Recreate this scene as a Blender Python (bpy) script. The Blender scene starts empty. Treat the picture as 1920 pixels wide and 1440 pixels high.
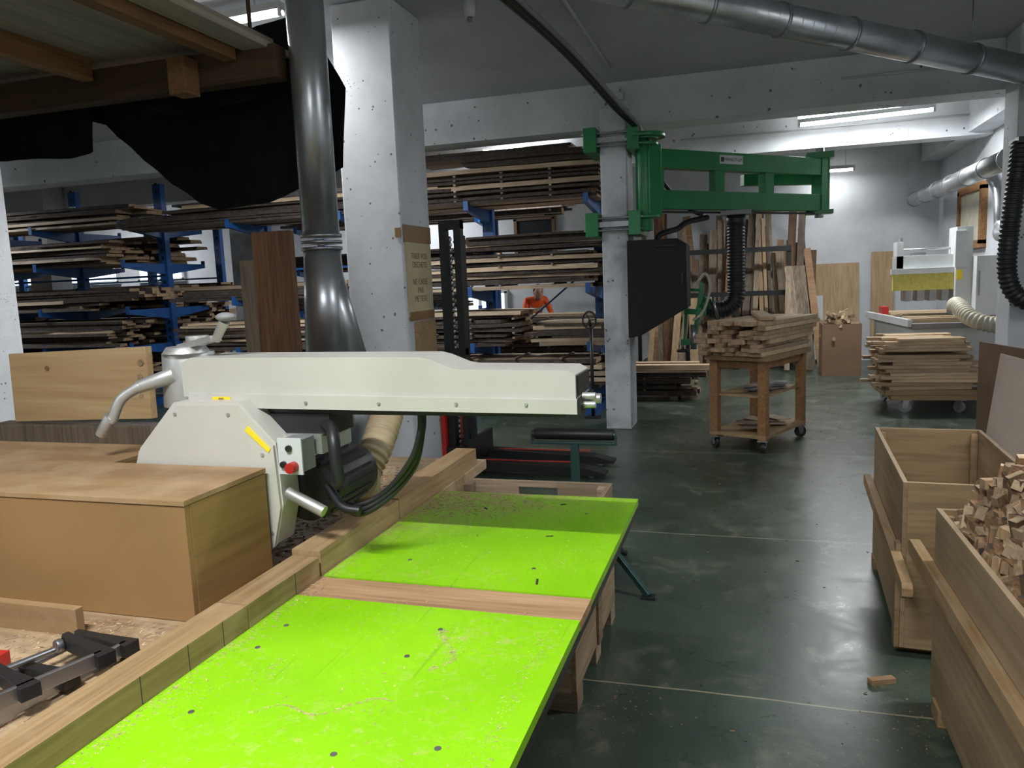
import bpy, bmesh, math, random
from mathutils import Vector, Matrix
random.seed(7)
rnd=random.uniform
scene=bpy.context.scene

# ---------------------------------------------------------------- camera
f=1442.
Yv=Vector((440,210,-f)).normalized(); Zv=Vector((-445,10834,f)).normalized(); Xv=Yv.cross(Zv).normalized()
cam=bpy.data.cameras.new('camera'); cam.sensor_width=36; cam.lens=f/1920*36; cam.clip_start=.02; cam.clip_end=100
co=bpy.data.objects.new('camera',cam); scene.collection.objects.link(co)
co.matrix_world=Matrix.Translation((0,0,1.6))@Matrix((Xv,Yv,Zv)).to_4x4()
scene.camera=co
scene.view_settings.view_transform='Standard'
scene.view_settings.look='None'
scene.view_settings.exposure=0.12

# ---------------------------------------------------------------- materials
def base_mat(name):
    m=bpy.data.materials.new(name); m.use_nodes=True
    n=m.node_tree.nodes; l=m.node_tree.links
    return m,n,l,n['Principled BSDF']
def c4(c): return (c[0],c[1],c[2],1)
def ramp(n,l,src,stops):
    r=n.new('ShaderNodeValToRGB'); e=r.color_ramp.elements
    e[0].position=stops[0][0]; e[0].color=c4(stops[0][1]); e[1].position=stops[-1][0]; e[1].color=c4(stops[-1][1])
    for p,c in stops[1:-1]:
        q=e.new(p); q.color=c4(c)
    l.new(src,r.inputs[0]); return r.outputs[0]
def noise(n,l,vec,scale,detail=3,dist=0,rough=.5):
    x=n.new('ShaderNodeTexNoise'); x.inputs['Scale'].default_value=scale; x.inputs['Detail'].default_value=detail
    x.inputs['Distortion'].default_value=dist; x.inputs['Roughness'].default_value=rough
    l.new(vec,x.inputs['Vector']); return x.outputs[0]
def mixc(n,l,fac,a,b,mode='MIX'):
    x=n.new('ShaderNodeMix'); x.data_type='RGBA'; x.blend_type=mode
    for s,v in ((x.inputs[0],fac),(x.inputs[6],a),(x.inputs[7],b)):
        if hasattr(v,'links'): l.new(v,s)
        elif isinstance(v,(int,float)): s.default_value=v
        else: s.default_value=c4(v)
    return x.outputs[2]
def math_(n,l,op,a,b=None):
    x=n.new('ShaderNodeMath'); x.operation=op
    for s,v in ((x.inputs[0],a),(x.inputs[1],b)):
        if v is None: continue
        if hasattr(v,'links'): l.new(v,s)
        else: s.default_value=v
    return x.outputs[0]
def bump(n,l,b,h,st=.2,d=.01):
    x=n.new('ShaderNodeBump'); x.inputs['Strength'].default_value=st; x.inputs['Distance'].default_value=d
    l.new(h,x.inputs['Height']); l.new(x.outputs[0],b.inputs['Normal'])
def plain(name,c,rough=.5,metal=0,var=.15,scale=6,bst=0,spec=.5):
    m,n,l,b=base_mat(name); tc=n.new('ShaderNodeTexCoord').outputs['Object']
    k=noise(n,l,tc,scale,3)
    lo=tuple(x*(1-var) for x in c); hi=tuple(min(1,x*(1+var)) for x in c)
    l.new(ramp(n,l,k,[(.3,lo),(.7,hi)]),b.inputs['Base Color'])
    b.inputs['Roughness'].default_value=rough; b.inputs['Metallic'].default_value=metal
    b.inputs['Specular IOR Level'].default_value=spec
    if bst: bump(n,l,b,noise(n,l,tc,scale*12,2),bst,.003)
    return m
def wood(name,c1,c2,axis='x',rough=.6,tv=.5,gs=10,dust=0,wgt=.35,bst=0):
    m,n,l,b=base_mat(name); tc=n.new('ShaderNodeTexCoord').outputs['Object']
    at=n.new('ShaderNodeAttribute'); at.attribute_name='tone'
    off=n.new('ShaderNodeVectorMath'); off.operation='ADD'; l.new(tc,off.inputs[0])
    cb=n.new('ShaderNodeCombineXYZ'); t7=math_(n,l,'MULTIPLY',at.outputs['Fac'],37.)
    for i in range(3): l.new(t7,cb.inputs[i])
    l.new(cb.outputs[0],off.inputs[1])
    mp=n.new('ShaderNodeMapping'); s=[gs,gs,gs]; s['xyz'.index(axis)]=gs*.09; mp.inputs['Scale'].default_value=s
    l.new(off.outputs[0],mp.inputs[0])
    g=noise(n,l,mp.outputs[0],1,4,1.2,.6)
    col=ramp(n,l,g,[(.3,c1),(.5,tuple((a+b2)/2 for a,b2 in zip(c1,c2))),(.62,c2)])
    mp2=n.new('ShaderNodeMapping'); s2=[gs*9]*3; s2['xyz'.index(axis)]=gs*.35; mp2.inputs['Scale'].default_value=s2
    l.new(off.outputs[0],mp2.inputs[0]); g2=noise(n,l,mp2.outputs[0],1,2)
    col=mixc(n,l,wgt,col,ramp(n,l,g2,[(.35,tuple(x*.55 for x in c1)),(.6,c2)]))
    v=math_(n,l,'ADD',math_(n,l,'MULTIPLY',at.outputs['Fac'],tv),1-tv/2)
    hs=n.new('ShaderNodeHueSaturation'); l.new(v,hs.inputs['Value']); l.new(col,hs.inputs['Color']); col=hs.outputs[0]
    if dust:
        dn=noise(n,l,tc,5,6,0,.7); df=ramp(n,l,dn,[(.45,(0,0,0)),(.62,(dust,)*3)])
        col=mixc(n,l,df,col,(.47,.35,.22))
    l.new(col,b.inputs['Base Color']); b.inputs['Roughness'].default_value=rough
    b.inputs['Specular IOR Level'].default_value=.3
    if bst: bump(n,l,b,g2,bst,.003)
    return m
def concrete(name,c=(.62,.63,.64),pits=True,dirt=.3,bst=.3,psc=16):
    m,n,l,b=base_mat(name); tc=n.new('ShaderNodeTexCoord').outputs['Object']
    k=noise(n,l,tc,1.6,5,0,.65)
    col=ramp(n,l,k,[(.3,tuple(x*(1-dirt) for x in c)),(.55,c),(.8,tuple(min(1,x*1.1) for x in c))])
    if pits:
        vo=n.new('ShaderNodeTexVoronoi'); vo.inputs['Scale'].default_value=psc; l.new(tc,vo.inputs['Vector'])
        nn=noise(n,l,tc,psc*1.3,2)
        thr=math_(n,l,'MULTIPLY',math_(n,l,'SUBTRACT',nn,.42),.75)
        pf=math_(n,l,'LESS_THAN',vo.outputs['Distance'],thr)
        vo2=n.new('ShaderNodeTexVoronoi'); vo2.inputs['Scale'].default_value=psc*3; l.new(tc,vo2.inputs['Vector'])
        nn2=noise(n,l,tc,3,2); pf2=math_(n,l,'LESS_THAN',vo2.outputs['Distance'],math_(n,l,'MULTIPLY',math_(n,l,'SUBTRACT',nn2,.5),.9))
        pf=math_(n,l,'MAXIMUM',pf,pf2)
        col=mixc(n,l,math_(n,l,'MULTIPLY',pf,.85),col,(.10,.09,.08))
        bump(n,l,b,math_(n,l,'SUBTRACT',noise(n,l,tc,9,3),pf),bst,.01)
    l.new(col,b.inputs['Base Color']); b.inputs['Roughness'].default_value=.8; b.inputs['Specular IOR Level'].default_value=.2
    return m
def emit(name,c,s):
    m,n,l,b=base_mat(name); b.inputs['Emission Color'].default_value=c4(c); b.inputs['Emission Strength'].default_value=s
    b.inputs['Base Color'].default_value=c4(c)
    try: m.cycles.emission_sampling='NONE'
    except Exception: pass
    return m

M_white=concrete('painted_concrete',(.61,.625,.645),True,.18)
M_whitedirty=concrete('worn_painted_concrete',(.51,.53,.55),True,.55,.5,12)
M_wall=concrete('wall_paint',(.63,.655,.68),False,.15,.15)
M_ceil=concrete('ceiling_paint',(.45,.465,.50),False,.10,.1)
M_beam=concrete('beam_paint',(.62,.645,.67),True,.16,.2,9)
def floor_mat():
    m,n,l,b=base_mat('sealed_green_concrete'); tc=n.new('ShaderNodeTexCoord').outputs['Object']
    k=noise(n,l,tc,.9,5,.4,.62)
    col=ramp(n,l,k,[(.3,(.027,.043,.030)),(.5,(.042,.062,.045)),(.72,(.076,.100,.075))])
    d=noise(n,l,tc,3.2,6,.5,.75)
    col=mixc(n,l,ramp(n,l,d,[(.54,(0,0,0)),(.74,(.5,.5,.5))]),col,(.22,.22,.15))
    vd=noise(n,l,tc,1.4,7,2.5,.8)
    col=mixc(n,l,ramp(n,l,vd,[(.58,(0,0,0)),(.66,(.35,.35,.35)),(.74,(0,0,0))]),col,(.32,.30,.20))
    sp=noise(n,l,tc,70,1); col=mixc(n,l,ramp(n,l,sp,[(.71,(0,0,0)),(.75,(.4,.4,.4))]),col,(.35,.28,.18))
    se=n.new('ShaderNodeSeparateXYZ'); l.new(tc,se.inputs[0])
    wob=math_(n,l,'MULTIPLY',noise(n,l,tc,2,2),.03)
    fac=None
    for y0 in (-1.1,2.86,4.72,7.0,10.9):
        a=math_(n,l,'ABSOLUTE',math_(n,l,'SUBTRACT',math_(n,l,'ADD',se.outputs[1],wob),y0+.015))
        q=math_(n,l,'LESS_THAN',a,.0045)
        fac=q if fac is None else math_(n,l,'MAXIMUM',fac,q)
    col=mixc(n,l,math_(n,l,'MULTIPLY',fac,.6),col,(.46,.40,.26))
    l.new(col,b.inputs['Base Color'])
    l.new(ramp(n,l,d,[(.3,(.24,)*3),(.75,(.42,)*3)]),b.inputs['Roughness']); b.inputs['Specular IOR Level'].default_value=.75
    bump(n,l,b,noise(n,l,tc,14,2),.08,.01)
    return m
M_floor=floor_mat()
def green_top():
    m,n,l,b=base_mat('lime_laminate'); tc=n.new('ShaderNodeTexCoord').outputs['Object']
    col=ramp(n,l,noise(n,l,tc,3,3),[(.3,(.205,.485,.003)),(.7,(.255,.575,.005))])
    d=noise(n,l,tc,38,7,.5,.8); p=noise(n,l,tc,2.6,5,.6,.65)
    f1=math_(n,l,'MULTIPLY',ramp(n,l,d,[(.52,(0,)*3),(.64,(1,)*3)]),ramp(n,l,p,[(.46,(0,)*3),(.64,(.8,)*3)]))
    col=mixc(n,l,f1,col,(.42,.44,.12))
    se=n.new('ShaderNodeSeparateXYZ'); l.new(tc,se.inputs[0])
    far=ramp(n,l,math_(n,l,'ADD',math_(n,l,'MULTIPLY',math_(n,l,'SUBTRACT',se.outputs[1],1.95),1.6),math_(n,l,'MULTIPLY',math_(n,l,'SUBTRACT',-.62,se.outputs[0]),1.2)),[(.15,(0,)*3),(.8,(1,)*3)])
    f3=math_(n,l,'MULTIPLY',far,ramp(n,l,noise(n,l,tc,22,7,1,.8),[(.42,(0,)*3),(.56,(.9,)*3)]))
    col=mixc(n,l,f3,col,(.36,.26,.13))
    mp=n.new('ShaderNodeMapping'); mp.inputs['Rotation'].default_value=(0,0,.6); mp.inputs['Scale'].default_value=(60,2,1); l.new(tc,mp.inputs[0])
    s=noise(n,l,mp.outputs[0],1,2,.6); col=mixc(n,l,ramp(n,l,s,[(.68,(0,)*3),(.72,(.5,)*3)]),col,(.15,.32,.01))
    l.new(col,b.inputs['Base Color']); b.inputs['Roughness'].default_value=.42; b.inputs['Specular IOR Level'].default_value=.3
    return m
M_green=green_top()
M_pine=wood('pine',(.24,.145,.065),(.37,.245,.125),'y',gs=9,dust=.25,bst=.15)
M_pinex=wood('pine_crosswise',(.27,.15,.075),(.40,.25,.135),'x',gs=9)
M_plyx=wood('plywood',(.27,.175,.09),(.38,.26,.14),'x',gs=5,tv=.25)
M_plyz=wood('plywood_upright',(.38,.25,.14),(.50,.35,.20),'z',gs=5,tv=.25)
M_plyy=wood('plywood_lengthwise',(.225,.155,.085),(.34,.24,.14),'y',gs=4,tv=.25,dust=.15)
M_boxside=wood('box_side',(.26,.15,.05),(.35,.21,.075),'y',gs=4,tv=.25)
M_deck=wood('deck_board',(.34,.30,.22),(.43,.385,.295),'y',gs=3,tv=.2)
M_mdf=plain('mdf',(.26,.145,.056),.6,0,.12,3)
M_mdftop=wood('dusty_mdf',(.26,.155,.075),(.33,.205,.10),'x',gs=2,tv=.1,dust=.35)
M_dusty=wood('sawdust_table',(.22,.145,.08),(.37,.255,.145),'x',gs=8,tv=.1,dust=.8)
M_rack=wood('rough_sawn',(.125,.092,.062),(.34,.255,.17),'x',gs=8,tv=1.0)
M_rackl=wood('rough_sawn_pale',(.25,.18,.115),(.44,.335,.225),'x',gs=8,tv=.7)
M_racky=wood('rough_sawn_y',(.23,.155,.085),(.41,.30,.19),'y',gs=8,tv=.6,bst=.15)
M_light=wood('fresh_planks',(.38,.26,.155),(.56,.42,.27),'x',gs=7,tv=.6)
M_knot=wood('knotty_pine',(.38,.235,.105),(.52,.37,.195),'x',gs=6,tv=.2,wgt=.15)
M_bark=plain('bark',(.046,.034,.027),.9,0,.5,20,.5)
M_end=plain('end_grain',(.33,.225,.135),.8,0,.35,25)
M_offc=wood('offcut_brown',(.14,.075,.038),(.33,.20,.105),'y',gs=14,tv=1.1)
M_offe=wood('offcut_mid',(.22,.135,.072),(.39,.26,.145),'z',gs=14,tv=1.0)
M_dark=wood('dark_rustic',(.06,.030,.015),(.19,.095,.045),'z',gs=12,tv=.3)
M_gbrn=wood('grey_brown_board',(.12,.09,.065),(.32,.245,.17),'z',gs=8,tv=.9)
M_joist=wood('joist_timber',(.20,.10,.042),(.31,.165,.07),'y',gs=8)
M_joistx=wood('joist_timber_cross',(.07,.038,.02),(.13,.075,.04),'x',gs=8)
M_galv=plain('galvanised_steel',(.46,.48,.50),.33,.85,.22,3,.05)
M_galvd=plain('galvanised_flange',(.34,.35,.37),.4,.85,.2,5)
M_blue=plain('blue_rack_paint',(.010,.075,.26),.45,0,.2,5)
M_gpaint=plain('green_machine_paint',(.010,.18,.052),.35,0,.12,4)
M_black=plain('black_plastic',(.012,.012,.013),.45,0,.2,5)
M_blackm=plain('black_box_paint',(.008,.008,.009),.65,0,.1,5,0,.3)
M_sheet=plain('black_sheeting',(.006,.006,.007),.8,0,.3,3,0,.15)
M_cream=plain('cream_machine_paint',(.50,.48,.43),.38,0,.08,4)
M_mwhite=plain('white_machine_paint',(.54,.56,.56),.4,0,.06,4)
M_alu=plain('cast_aluminium',(.50,.50,.48),.42,.7,.15,8)
M_steel=plain('steel',(.35,.35,.36),.35,.9,.2,8)
M_red=plain('red_paint',(.42,.018,.014),.4,0,.15,8)
M_yel=plain('yellow_label',(.85,.62,.02),.5,0,.05,4)
M_hose=plain('beige_hose',(.33,.25,.15),.6,0,.2,8)
M_whose=plain('cream_hose',(.58,.54,.42),.5,0,.1,8)
M_grey=plain('grey_plastic',(.22,.22,.23),.5,0,.1,8)
M_brush=plain('brush_skirt',(.56,.55,.18),.7,0,.15,30)
M_paper=plain('kraft_paper',(.52,.44,.27),.8,0,.12,5)
M_tape=plain('brown_tape',(.24,.14,.06),.5,0,.2,5)
M_brownf=plain('brown_board',(.18,.105,.06),.6,0,.15,3)
M_pink=plain('pale_board',(.48,.39,.32),.6,0,.08,3)
M_tube=emit('lamp_tube',(1,.99,.96),14)
M_day=emit('daylight_pane',(.75,.88,1),2.0)
M_glass=plain('dark_glass',(.03,.035,.04),.15,0,.1,3)
M_ink=plain('ink',(.05,.04,.04),.7)
M_pencil=plain('faded_marker',(.20,.14,.085),.8)
M_orange=plain('hi_vis_orange',(.95,.13,.02),.6,0,.08,8)
M_navy=plain('work_trousers',(.03,.035,.06),.8)
M_skin=plain('skin',(.55,.32,.22),.5,0,.05)
M_hair=plain('hair',(.04,.025,.015),.7)
M_reflect=plain('reflective_tape',(.75,.76,.72),.3,.3,.05)

# ---------------------------------------------------------------- mesh builder
class B:
    def __init__(s):
        s.bm=bmesh.new(); s.t=s.bm.faces.layers.float.new('tone')
    def F(s,vs,mi=0,tone=.5,sm=False):
        try: fc=s.bm.faces.new(vs)
        except ValueError: return
        fc.material_index=mi; fc[s.t]=tone; fc.smooth=sm
    def V(s,p): return s.bm.verts.new(p)
    def box(s,c,d,mi=0,tone=None,R=None,rz=0,me=None):
        if tone is None: tone=rnd(0,1)
        if R is None: R=Matrix.Rotation(rz,3,'Z')
        c=Vector(c); v=[s.V(c+R@Vector((x*d[0]/2,y*d[1]/2,z*d[2]/2))) for z in(-1,1) for y in(-1,1) for x in(-1,1)]
        for i,q in enumerate(((0,2,3,1),(4,5,7,6),(0,1,5,4),(2,6,7,3),(0,4,6,2),(1,3,7,5))): s.F([v[j] for j in q],mi if (me is None or i<4) else me,tone)
    def bb(s,x0,x1,y0,y1,z0,z1,mi=0,tone=None):
        s.box(((x0+x1)/2,(y0+y1)/2,(z0+z1)/2),(x1-x0,y1-y0,z1-z0),mi,tone)
    def beam(s,p0,p1,w,h,mi=0,tone=None,up=(0,0,1)):
        p0=Vector(p0);p1=Vector(p1);x=(p1-p0).normalized();u=Vector(up)
        if abs(x.dot(u))>.98:u=Vector((0,1,0))
        y=u.cross(x).normalized();z=x.cross(y)
        s.box((p0+p1)/2,((p1-p0).length,w,h),mi,tone,Matrix((x,y,z)).transposed())
    def prism(s,poly,ax,a,b,mi=0,tone=.5,mi_cap=None):
        def P(p,q):
            return {'y':(p[0],q,p[1]),'x':(q,p[0],p[1]),'z':(p[0],p[1],q)}[ax]
        A=[s.V(P(p,a)) for p in poly];C=[s.V(P(p,b)) for p in poly];n=len(poly)
        mc=mi if mi_cap is None else mi_cap
        s.F(A,mc,tone);s.F(C[::-1],mc,tone)
        for i in range(n): s.F([A[i],C[i],C[(i+1)%n],A[(i+1)%n]],mi,tone)
    def ring(s,c,x,y,r,seg): return [s.V(c+x*math.cos(2*math.pi*i/seg)*r+y*math.sin(2*math.pi*i/seg)*r) for i in range(seg)]
    def cyl(s,p0,p1,r,r1=None,seg=20,mi=0,tone=.5,cap=True):
        r1=r if r1 is None else r1; p0=Vector(p0);p1=Vector(p1); z=(p1-p0).normalized()
        x=z.orthogonal().normalized(); y=z.cross(x)
        a=s.ring(p0,x,y,r,seg);b=s.ring(p1,x,y,r1,seg)
        for i in range(seg): s.F([a[i],a[(i+1)%seg],b[(i+1)%seg],b[i]],mi,tone,True)
        if cap: s.F(a[::-1],mi,tone);s.F(b,mi,tone)
    def tube(s,pts,r,seg=14,mi=0,tone=.5,sub=8,corr=0,pitch=.02):
        P=[Vector(p) for p in pts]; Q=[P[0]*2-P[1]]+P+[P[-1]*2-P[-2]]; out=[]
        for i in range(1,len(Q)-2):
            L=(Q[i+1]-Q[i]).length; k=sub if not corr else max(4,int(L/pitch*4))
            for j in range(k):
                t=j/k;a,b,c,d=Q[i-1],Q[i],Q[i+1],Q[i+2]
                out.append(.5*((2*b)+(c-a)*t+(2*a-5*b+4*c-d)*t*t+(3*b-a-3*c+d)*t**3))
        out.append(P[-1]); x=None; prev=None; dist=0
        for i,p in enumerate(out):
            tg=(out[min(i+1,len(out)-1)]-out[max(i-1,0)]).normalized()
            if i: dist+=(p-out[i-1]).length
            if x is None: x=tg.orthogonal().normalized()
            x=(x-tg*x.dot(tg)).normalized(); y=tg.cross(x)
            rr=r*(1+corr*math.cos(dist/pitch*2*math.pi)) if corr else r
            rg=s.ring(p,x,y,rr,seg)
            if prev:
                for k in range(seg): s.F([prev[k],prev[(k+1)%seg],rg[(k+1)%seg],rg[k]],mi,tone,True)
            else: s.F(rg[::-1],mi,tone)
            prev=rg
        s.F(prev,mi,tone)
    def sph(s,c,r,mi=0,sc=(1,1,1),u=14,v=9,tone=.5):
        c=Vector(c); rows=[]
        for j in range(1,v):
            th=math.pi*j/v
            rows.append([s.V(c+Vector((math.sin(th)*math.cos(2*math.pi*i/u)*r*sc[0],math.sin(th)*math.sin(2*math.pi*i/u)*r*sc[1],math.cos(th)*r*sc[2]))) for i in range(u)])
        t=s.V(c+Vector((0,0,r*sc[2])));b=s.V(c-Vector((0,0,r*sc[2])))
        for i in range(u):
            s.F([t,rows[0][i],rows[0][(i+1)%u]],mi,tone,True);s.F([b,rows[-1][(i+1)%u],rows[-1][i]],mi,tone,True)
            for j in range(len(rows)-1): s.F([rows[j][i],rows[j+1][i],rows[j+1][(i+1)%u],rows[j][(i+1)%u]],mi,tone,True)
    def plank(s,c,L,W,T,rz=0,live=False,mi=0,ms=None,me=None,tone=None,tilt=0,warp=0):
        if tone is None: tone=rnd(0,1)
        ms=mi if ms is None else ms; me=mi if me is None else me
        R=Matrix.Rotation(rz,3,'Z')@Matrix.Rotation(tilt,3,'Y'); c=Vector(c)
        n=max(2,int(L/.22)) if (live or warp) else 1; prev=None; ja=0;jb=0
        for i in range(n+1):
            x=-L/2+L*i/n
            if live: ja=ja*.6+rnd(-1,1)*W*.07; jb=jb*.6+rnd(-1,1)*W*.07
            zz=warp*math.sin(math.pi*i/n)
            bv=T*.35 if live else 0
            q=[(-W/2+ja,-T/2),(W/2+jb,-T/2),(W/2+jb-bv,T/2),(-W/2+ja+bv,T/2)]
            cur=[s.V(c+R@Vector((x,a,b+zz))) for a,b in q]
            if prev:
                for k,mm in ((0,mi),(1,ms),(2,mi),(3,ms)): s.F([prev[k],prev[(k+1)%4],cur[(k+1)%4],cur[k]],mm,tone)
            else: s.F(cur[::-1],me,tone)
            prev=cur
        s.F(prev,me,tone)
    def make(s,name,mats,bevel=0,parent=None,recalc=True,xf=None):
        if xf is not None: bmesh.ops.transform(s.bm,matrix=xf,verts=s.bm.verts[:])
        if recalc: bmesh.ops.recalc_face_normals(s.bm,faces=s.bm.faces[:])
        me=bpy.data.meshes.new(name); s.bm.to_mesh(me); s.bm.free()
        for m in mats: me.materials.append(m)
        o=bpy.data.objects.new(name,me); scene.collection.objects.link(o)
        if bevel:
            md=o.modifiers.new('bevel','BEVEL'); md.width=bevel; md.segments=2; md.limit_method='ANGLE'; md.angle_limit=.7
        if parent: o.parent=parent
        return o
def stack(b,x0,x1,y0,y1,z0,h,axis='x',t=(.027,.05),w=(.12,.24),jit=.15,live=False,mi=0,ms=None,me=None,rj=.015,stick=False,lmin=.85,warp=0,alt=None):
    z=z0; L0=(x1-x0) if axis=='x' else (y1-y0); A,C=(y0,y1) if axis=='x' else (x0,x1)
    while z<z0+h:
        tt=rnd(*t); a=A+rnd(-.02,.05)
        while a<C-.03:
            ww=min(rnd(*w),C-a+.06); L=L0*rnd(lmin,1)
            sh=rnd(-1,1)*min(jit,(L0-L)/2+jit*.4)
            m=(x0+x1)/2 if axis=='x' else (y0+y1)/2
            p=(m+sh,a+ww/2,z+tt/2) if axis=='x' else (a+ww/2,m+sh,z+tt/2)
            mm=mi; mss=ms
            if alt is not None and random.random()<.3: mm=alt; mss=alt
            b.plank(p,L,ww*.97,tt*.96,(0 if axis=='x' else math.pi/2)+rnd(-rj,rj),live,mm,mss,me,warp=rnd(-warp,warp) if warp else 0)
            a+=ww+rnd(0,.02)
        z+=tt
        if stick and random.random()<.6 and z<z0+h:
            k=int(L0/.7)+1
            for i in range(k+1):
                q=(x0 if axis=='x' else y0)+.08+(L0-.16)*i/k
                if axis=='x': b.bb(q-.015,q+.015,y0,y1,z,z+.02,mi)
                else: b.bb(x0,x1,q-.015,q+.015,z,z+.02,mi)
            z+=.02
def text(body,loc,rot,size,mat,parent,name='lettering'):
    cu=bpy.data.curves.new(name,'FONT'); cu.body=body; cu.size=size; cu.extrude=.0004; cu.materials.append(mat)
    cu.align_x='CENTER'; cu.align_y='CENTER'
    o=bpy.data.objects.new(name,cu); scene.collection.objects.link(o); o.location=loc; o.rotation_euler=rot; o.parent=parent
    return o
def one(name,mat,*a,**k):
    b=B(); b.bb(*a); return b.make(name,[mat],**k)

# ---------------------------------------------------------------- room shell
CZ=3.68
one('floor',M_floor,-19,3.05,-3.5,14.5,-.1,0)
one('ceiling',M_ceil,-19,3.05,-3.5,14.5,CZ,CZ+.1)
one('wall_far',M_wall,-19,3.15,14.5,14.6,0,CZ)
one('wall_right',M_wall,3.05,3.15,-3.5,14.5,0,CZ)
one('wall_left',M_wall,-19.1,-19,-3.5,14.6,0,CZ)
one('wall_back',M_wall,-19,3.15,-3.6,-3.5,0,CZ)
b=B()
b.bb(-18.98,3.04,8.6,9.0,3.21,CZ-.002); b.make('ceiling_beam',[M_beam])
b=B(); b.bb(-18.98,3.04,11.6,11.95,3.24,CZ-.002); b.make('ceiling_beam',[M_beam])
b=B(); b.bb(2.75,3.04,8.99,14.48,3.28,CZ-.002); b.make('ceiling_beam',[M_beam])
def pillar(x0,x1,y0,y1,z1,m):
    b=B(); b.bb(x0,x1,y0,y1,0,z1,0); return b.make('concrete_pillar',[m],bevel=.012)
pillar(-2.95,-2.47,5.38,5.92,CZ,M_white)
pillar(-1.43,-1.16,8.0,8.42,3.3,M_whitedirty)
pillar(-7.50,-6.95,5.4,5.95,CZ,M_white)
pillar(-8.12,-7.68,10.95,11.4,CZ,M_whitedirty)
pillar(2.32,2.62,8.15,8.55,CZ,M_white)
pillar(-12.6,-12.1,11.1,11.55,CZ,M_white)

def window_far(name,x0,x1,z0,z1,pane,fr,nx=2):
    b=B(); b.bb(x0,x1,14.46,14.495,z0,z1,1)
    for z in (z0,z1): b.bb(x0-.04,x1+.04,14.42,14.5,z-.035,z+.035,0)
    for i in range(nx+1):
        x=x0+(x1-x0)*i/nx; b.bb(x-.03,x+.03,14.42,14.5,z0,z1,0)
    return b.make(name,[fr,pane])
window_far('window_1',-18.3,-16.2,1.95,2.50,M_day,M_mwhite,2)
window_far('window_2',-15.9,-13.8,1.95,2.50,M_day,M_mwhite,2)
window_far('window_3',-4.25,-3.5,2.0,2.78,M_glass,M_brownf,1)
window_far('window_4',-5.3,-4.5,1.05,1.42,M_day,M_mwhite,3)
window_far('window_6',-13.2,-12.0,1.95,2.5,M_day,M_mwhite,2)
b=B(); b.bb(3.0,3.045,11.85,12.95,1.85,2.62,1)
for z in(1.85,2.62): b.bb(2.97,3.05,11.78,13.02,z-.05,z+.05,0)
for y in(11.83,12.97): b.bb(2.97,3.05,y-.05,y+.05,1.85,2.62,0)
b.make('window_5',[M_joist,M_whose])

# ---------------------------------------------------------------- lamps
def tube_lamp(p0,p1,z,power,up=0):
    p0=Vector((p0[0],p0[1],z));p1=Vector((p1[0],p1[1],z)); b=B()
    b.beam(p0+Vector((0,0,.05)),p1+Vector((0,0,.05)),.07,.05,0,.5)
    b.cyl(p0,p1,.018,seg=12,mi=1); d=(p1-p0).normalized()
    for q in (p0,p1-d*.03): b.beam(q+Vector((0,0,.01)),q+d*.03+Vector((0,0,.01)),.04,.06,0)
    for t in(.2,.8):
        q=p0.lerp(p1,t); b.cyl(q+Vector((0,0,.07)),(q.x,q.y,CZ),.006,seg=6,mi=0)
    if up: b.cyl(p0+Vector((0,0,.095)),p1+Vector((0,0,.095)),.016,seg=12,mi=1)
    o=b.make('fluorescent_tube_lamp',[M_mwhite,M_tube])
    for k,(pw,dz) in enumerate(((power,-.022),(up,.115))):
        if not pw: continue
        L=bpy.data.lights.new('light','AREA'); L.shape='RECTANGLE'; L.size=(p1-p0).length*.96; L.size_y=.05; L.energy=pw; L.color=(.96,.985,1)
        lo=bpy.data.objects.new('light',L); scene.collection.objects.link(lo); lo.parent=o
        lo.location=(p0+p1)/2+Vector((0,0,dz)); lo.rotation_euler=(math.pi*k,0,math.atan2(d.y,d.x))
    return o
tube_lamp((.64,11.02),(2.2,10.8),3.46,105,8)
tube_lamp((-1.4,-.12),(-.2,-.12),3.25,112,35)
tube_lamp((1.2,3.2),(2.7,3.2),3.25,42,50)  # out-of-view fill lamp, added to brighten the right side and ceiling
tube_lamp((-4.3,5.12),(-3.14,5.05),3.55,60)
tube_lamp((-3.75,11.2),(-2.65,11.35),3.45,75,8)
tube_lamp((1.0,14.1),(1.7,14.1),3.2,9)
tube_lamp((-5.4,7.0),(-4.1,7.0),3.2,85,35)  # added lamp, kept hidden behind the black sheeting, lifts the rack area
tube_lamp((-12.5,8.2),(-11,8.2),3.3,75,25)  # unseen lamp added past the left edge to light the far-left racks
tube_lamp((-7,13.2),(-5.5,13.2),3.4,75,10)  # added lamp to even out the light behind the racks
tube_lamp((-13.5,13.0),(-12,13.0),3.4,55,10)  # another added lamp, brightens the far-left corner
tube_lamp((-5.2,-1.8),(-3.7,-1.8),3.2,40,35)  # unseen lamp behind the camera, added for general and ceiling fill
w=bpy.data.worlds.new('world'); scene.world=w; w.use_nodes=True
w.node_tree.nodes['Background'].inputs[0].default_value=(.7,.8,1,1); w.node_tree.nodes['Background'].inputs[1].default_value=.3

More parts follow.
